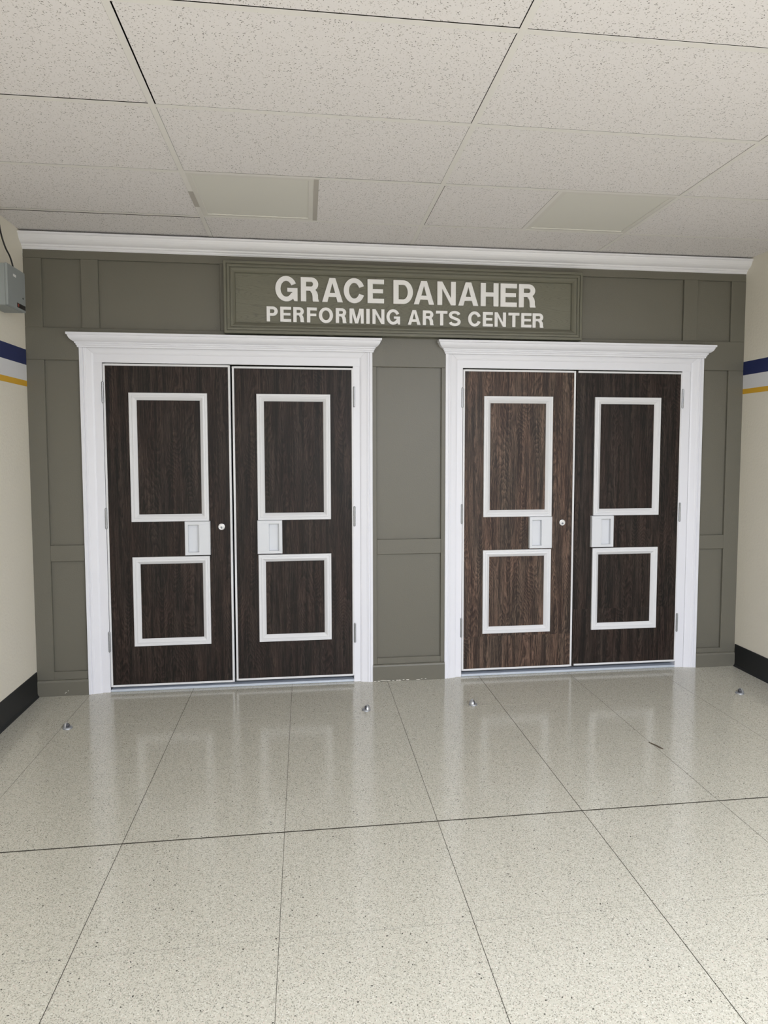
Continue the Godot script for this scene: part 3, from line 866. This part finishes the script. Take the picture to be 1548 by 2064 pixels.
# strokes of a bold grotesque capital; local units: height 1, width w
func letter(o: Node, base: Vector3, ch: String, xa: float, xb: float, yb: float, H: float):
	var w := (xb - xa) / H
	var s := 0.225            # stem
	var t := 0.188            # bar
	var polys := []
	var lays := []
	var R := func(x0, y0, x1, y1):
		lays.append([polys.size(), 1])
		polys.append(PackedVector2Array([Vector2(x0, y0), Vector2(x1, y0), Vector2(x1, y1), Vector2(x0, y1)]))
	var Q := func(p):
		lays.append([polys.size(), 1])
		polys.append(PackedVector2Array(p))
	# a curved stroke between two ellipses, split into short quads
	var ARC := func(cx, cy, ax, ay, bx, by, d0, d1):
		var n := int(max(6, abs(d1 - d0) / 7.0))
		lays.append([polys.size(), n])
		for k in n:
			var u := deg_to_rad(lerpf(d0, d1, float(k) / n))
			var v := deg_to_rad(lerpf(d0, d1, float(k + 1) / n))
			polys.append(PackedVector2Array([Vector2(cx + cos(u) * bx, cy + sin(u) * by), Vector2(cx + cos(u) * ax, cy + sin(u) * ay), Vector2(cx + cos(v) * ax, cy + sin(v) * ay), Vector2(cx + cos(v) * bx, cy + sin(v) * by)]))
	match ch:
		"I": R.call(0, 0, w, 1)
		"H":
			R.call(0, 0, s, 1); R.call(w - s, 0, w, 1); R.call(s, 0.42, w - s, 0.60)
		"E", "F":
			R.call(0, 0, s, 1)
			R.call(s, 1 - t, w if ch == "E" else w, 1)
			R.call(s, 0.425, w * 0.94, 0.59)
			if ch == "E": R.call(s, 0, w, t)
		"T":
			R.call(0, 1 - t, w, 1); R.call(w / 2 - s / 2, 0, w / 2 + s / 2, 1 - t)
		"N":
			R.call(0, 0, s * 0.95, 1); R.call(w - s * 0.95, 0, w, 1)
			Q.call([Vector2(s * 0.95, 1), Vector2(s * 0.95, 0.70), Vector2(w - s * 0.95, 0), Vector2(w - s * 0.95, 0.30)])
		"M":
			var m := s * 0.86
			R.call(0, 0, m, 1); R.call(w - m, 0, w, 1)
			Q.call([Vector2(m, 1), Vector2(m, 0.66), Vector2(w / 2 - 0.105, 0), Vector2(w / 2, 0), Vector2(w / 2, 0.30), Vector2(m + 0.10, 1)])
			Q.call([Vector2(w - m, 1), Vector2(w - m - 0.10, 1), Vector2(w / 2, 0.30), Vector2(w / 2, 0), Vector2(w / 2 + 0.105, 0), Vector2(w - m, 0.66)])
		"A":
			var k := 0.225
			var ap := 0.125
			Q.call([Vector2(0, 0), Vector2(k, 0), Vector2(w / 2, 0.80), Vector2(w / 2, 1), Vector2(w / 2 - ap, 1)])
			Q.call([Vector2(w, 0), Vector2(w / 2 + ap, 1), Vector2(w / 2, 1), Vector2(w / 2, 0.80), Vector2(w - k, 0)])
			R.call(w * 0.26, 0.21, w * 0.74, 0.375)
		"P", "R":
			R.call(0, 0, s, 1)
			var bowl := 0.44 if ch == "R" else 0.38
			var ht := (1 - bowl) / 2
			var cx := w - ht * 1.08 - (0.03 if ch == "R" else 0.0)
			R.call(s, 1 - t * 0.97, cx, 1); R.call(s, bowl, cx, bowl + t * 0.95)
			ARC.call(cx, bowl + ht, w - cx - s * 0.98 - (0.03 if ch == "R" else 0.0), ht - t * 0.96, w - cx - (0.03 if ch == "R" else 0.0), ht, -90, 90)
			if ch == "R":
				# leg: curves down from the bowl into a short straight stem
				Q.call([Vector2(w * 0.52, bowl + 0.02), Vector2(w * 0.80, bowl + 0.05), Vector2(w * 0.90, bowl - 0.06), Vector2(w - 0.045, bowl - 0.17), Vector2(w - 0.04, 0.12), Vector2(w - 0.02, 0.05), Vector2(w, 0.0), Vector2(w - s * 1.12, 0.0), Vector2(w - s * 1.2, 0.06), Vector2(w - s * 1.22, 0.22), Vector2(w - s * 1.32, 0.33), Vector2(w * 0.52, bowl - 0.02)])
				R.call(s, bowl, w * 0.56, bowl + t * 0.9)
		"D":
			R.call(0, 0, s, 1)
			var cx := w * 0.50
			R.call(s, 0, cx, t); R.call(s, 1 - t, cx, 1)
			ARC.call(cx, 0.5, w - cx - s, 0.5 - t, w - cx, 0.5, -90, 90)
		"O":
			ARC.call(w / 2, 0.5, w / 2 - s, 0.52 - t, w / 2, 0.525, 0, 360)
		"C":
			ARC.call(w / 2, 0.5, w / 2 - s, 0.52 - t, w / 2, 0.525, 22, 338)
		"G":
			ARC.call(w / 2 - 0.01, 0.5, w / 2 - s, 0.52 - t, w / 2 - 0.01, 0.525, 26, 330)
			R.call(w * 0.54, 0.375, w, 0.535)
			Q.call([Vector2(w - 0.14, 0.0), Vector2(w, 0.0), Vector2(w, 0.375), Vector2(w - s, 0.375), Vector2(w - s * 1.05, 0.20)])
		"S":
			# centre line through the two bowls with an even stroke
			var pts := []
			var hw := 0.092
			var ax := w / 2 - hw * 1.08
			for k in 17:
				var u := deg_to_rad(lerpf(8, 255, k / 16.0))
				pts.append(Vector2(w / 2 + cos(u) * ax * 0.96, 0.735 + sin(u) * (0.265 + 0.02 - hw + (0.012 if u > PI else 0.0))))
			for k in 18:
				var u := deg_to_rad(lerpf(75, -172, k / 17.0))
				pts.append(Vector2(w / 2 + cos(u) * ax, 0.265 + sin(u) * (0.265 + 0.02 - hw + (0.012 if u > 0 else 0.0))))
			for k in pts.size() - 1:
				var d0: Vector2 = (pts[k + 1] - pts[max(k - 1, 0)]).normalized().orthogonal()
				var d1: Vector2 = (pts[min(k + 2, pts.size() - 1)] - pts[k]).normalized().orthogonal()
				var h0: float = lerpf(hw * 0.95, hw * 1.18, abs(d0.y) * 0.0 + abs(d0.x))
				var h1: float = lerpf(hw * 0.95, hw * 1.18, abs(d1.x))
				polys.append(PackedVector2Array([pts[k] + d0 * h0, pts[k + 1] + d1 * h1, pts[k + 1] - d1 * h1, pts[k] - d0 * h0]))
	var m := MB.new(base)
	var layer := 0
	for i in polys.size():
		for l in lays:
			if l[0] == i: layer += 1
		var q := PackedVector2Array()
		for v in polys[i]: q.append(Vector2(xa + v.x * H, yb + v.y * H))
		m.plate(q, 0.0582, 0.0703 + 0.00006 * layer)      # strokes overlap, each a hair prouder than the last
	var l := put(m, "letter", M.letters, o)
	l.set_meta("label", "raised white letter %s" % ch)

# ================= small things =================
func junction_box():
	var base := Vector3(0, 2.262, 0.41)
	var o := thing("electrical_box", "grey metal electrical box fixed high on the left wall", "electrical box", base)
	var lo := Vector3(0.0, 2.263, 0.300)
	var hi := Vector3(0.1135, 2.478, 0.526)
	boxed("box_body", lo, Vector3(0.100, hi.y, hi.z), 0.003, M.grey_box, o, base)
	boxed("box_cover", Vector3(0.1, lo.y + 0.001, lo.z - 0.002), Vector3(hi.x, hi.y + 0.002, hi.z + 0.002), 0.003, M.grey_box, o, base)
	# latch strip on the side towards the room
	boxed("side_strip", Vector3(0.050, 2.300, hi.z), Vector3(0.057, 2.452, hi.z + 0.004), 0.001, M.sticker, o, base)
	boxed("side_slot", Vector3(0.040, 2.300, hi.z - 0.001), Vector3(0.0495, 2.452, hi.z + 0.0012), 0.0, M.dark, o, base)
	var x := hi.x
	var s := boxed("black_label", Vector3(x - 0.001, 2.2745, 0.305), Vector3(x + 0.0008, 2.2985, 0.415), 0.0, M.black, o, base)
	boxed("red_mark", Vector3(x, 2.279, 0.392), Vector3(x + 0.0012, 2.2945, 0.405), 0.0, M.red, s, base)
	boxed("white_sticker", Vector3(x - 0.001, 2.4275, 0.418), Vector3(x + 0.0008, 2.4405, 0.455), 0.0, M.sticker, o, base)
	var sc := MB.new(base)
	sc.lathe(Vector3(x, 2.335, 0.335), Vector3(1, 0, 0), [Vector2(0.005, 0), Vector2(0.005, 0.001), Vector2(0.003, 0.0022), Vector2(0, 0.0022)], 12)
	put(sc, "cover_screw", M.dark, o)
	# cable from the ceiling into the top of the box
	var pts := [Vector3(0.012, RH + 0.03, 0.418), Vector3(0.0135, 2.79, 0.410), Vector3(0.016, 2.765, 0.395), Vector3(0.02, 2.72, 0.372), Vector3(0.024, 2.69, 0.372), Vector3(0.030, 2.645, 0.362), Vector3(0.036, 2.602, 0.339), Vector3(0.040, 2.570, 0.300), Vector3(0.046, 2.530, 0.285), Vector3(0.050, 2.500, 0.285), Vector3(0.050, 2.478, 0.288)]
	var c := thing("cable", "thin black cable hanging from ceiling into the grey electrical box", "cable", pts[0])
	var m := MB.new(pts[0])
	m.tube(smooth(pts), 0.0042)
	put(m, "cable_sheath", M.cable, c)
	var w := MB.new(pts[0])
	w.tube(smooth([Vector3(0.020, 2.705, 0.375), Vector3(0.016, 2.690, 0.372), Vector3(0.010, 2.660, 0.382), Vector3(0.006, 2.628, 0.402), Vector3(0.004, 2.590, 0.44), Vector3(0.003, 2.56, 0.475)]), 0.0022)
	put(w, "side_wire", M.wire, c).set_meta("label", "thinner brown wire splitting off")

func smooth(p: Array) -> Array:
	var out := []
	for i in p.size() - 1:
		var a: Vector3 = p[max(i - 1, 0)]
		var d: Vector3 = p[min(i + 2, p.size() - 1)]
		for k in 5:
			out.append(p[i].cubic_interpolate(p[i + 1], a, d, k / 5.0))
	out.append(p[-1])
	return out

func door_stop(x: float, z: float, face: float, label: String):
	var o := thing("door_stop", label, "door stop", Vector3(x, 0, z), "", "floor door stops")
	var m := MB.new()
	m.lathe(Vector3.ZERO, Vector3(0, 1, 0), [Vector2(0.0255, 0), Vector2(0.0255, 0.004), Vector2(0.0235, 0.007), Vector2(0.019, 0.0085), Vector2(0.0, 0.0085)], 28)
	put(m, "base_plate", M.dull_steel, o)
	# half dome, flat side towards the door
	var d := MB.new()
	var seg := 20
	var cut := 0.002
	var rad := 0.0215
	var hh := 0.034
	for i in seg:
		for j in 10:
			var q := []
			var nn := []
			for k in [[0, 0], [1, 0], [1, 1], [0, 1]]:
				var a := PI * float(i + k[0]) / seg - PI / 2
				var e := PI / 2 * float(j + k[1]) / 10
				q.append(Vector3(-face * (cut + rad * cos(a) * cos(e)), 0.006 + (hh - 0.006) * sin(e), face * rad * sin(a) * cos(e)))
				nn.append(Vector3(-face * cos(a) * cos(e), sin(e), face * sin(a) * cos(e)).normalized())
			d.curved(q, nn)
	for i in 16:
		var a := PI * i / 16
		var b := PI * (i + 1) / 16
		var f3 := [Vector3(-face * cut, 0.006, 0), Vector3(-face * cut, 0.006 + (hh - 0.006) * sin(a), rad * cos(a)), Vector3(-face * cut, 0.006 + (hh - 0.006) * sin(b), rad * cos(b))]
		if (f3[1] - f3[0]).cross(f3[2] - f3[0]).x * face > 0: d.tri(f3[0], f3[1], f3[2])
		else: d.tri(f3[0], f3[2], f3[1])
	put(d, "dome", M.steel, o)
	# rubber bumper bar on the flat side
	var r := MB.new()
	r.lathe(Vector3(-face * cut, 0.0165, 0), Vector3(face, 0, 0), [Vector2(0.0105, 0), Vector2(0.0105, 0.008), Vector2(0.0085, 0.0105), Vector2(0.0, 0.0105)], 20)
	put(r, "rubber_bumper", M.rubber, o)

func debris():
	var base := Vector3(3.398, 0.0, 1.17)
	var o := MB.new(base)
	var a := Vector3(3.3825, 0.0035, 1.1300)
	var b := Vector3(3.4190, 0.0035, 1.2150)
	var pts := []
	for k in 9:
		var t := k / 8.0
		pts.append(a.lerp(b, t) + Vector3(0.003 * sin(t * 5.0), 0.0, 0.0))
	var w := [0.0008, 0.002, 0.0034, 0.0042, 0.0045, 0.0046, 0.005, 0.0042, 0.001]
	var d := (b - a).normalized()
	var n := d.cross(Vector3.UP)
	for k in 8:
		var p: Vector3 = pts[k]
		var q: Vector3 = pts[k + 1]
		var dn := Vector3(0, -0.0034, 0)
		var up := Vector3(0, 0.0012, 0)
		o.quad(p - n * w[k], p + up, q + up, q - n * w[k + 1])
		o.quad(p + up, p + n * w[k], q + n * w[k + 1], q + up)
		o.quad(p - n * w[k] + dn, p - n * w[k], q - n * w[k + 1], q - n * w[k + 1] + dn)
		o.quad(p + n * w[k], p + n * w[k] + dn, q + n * w[k + 1] + dn, q + n * w[k + 1])
	var m := put(o, "debris", M.twig, null, base)
	tag(m, "thin dark brown sliver of debris lying on floor joint at right", "debris")
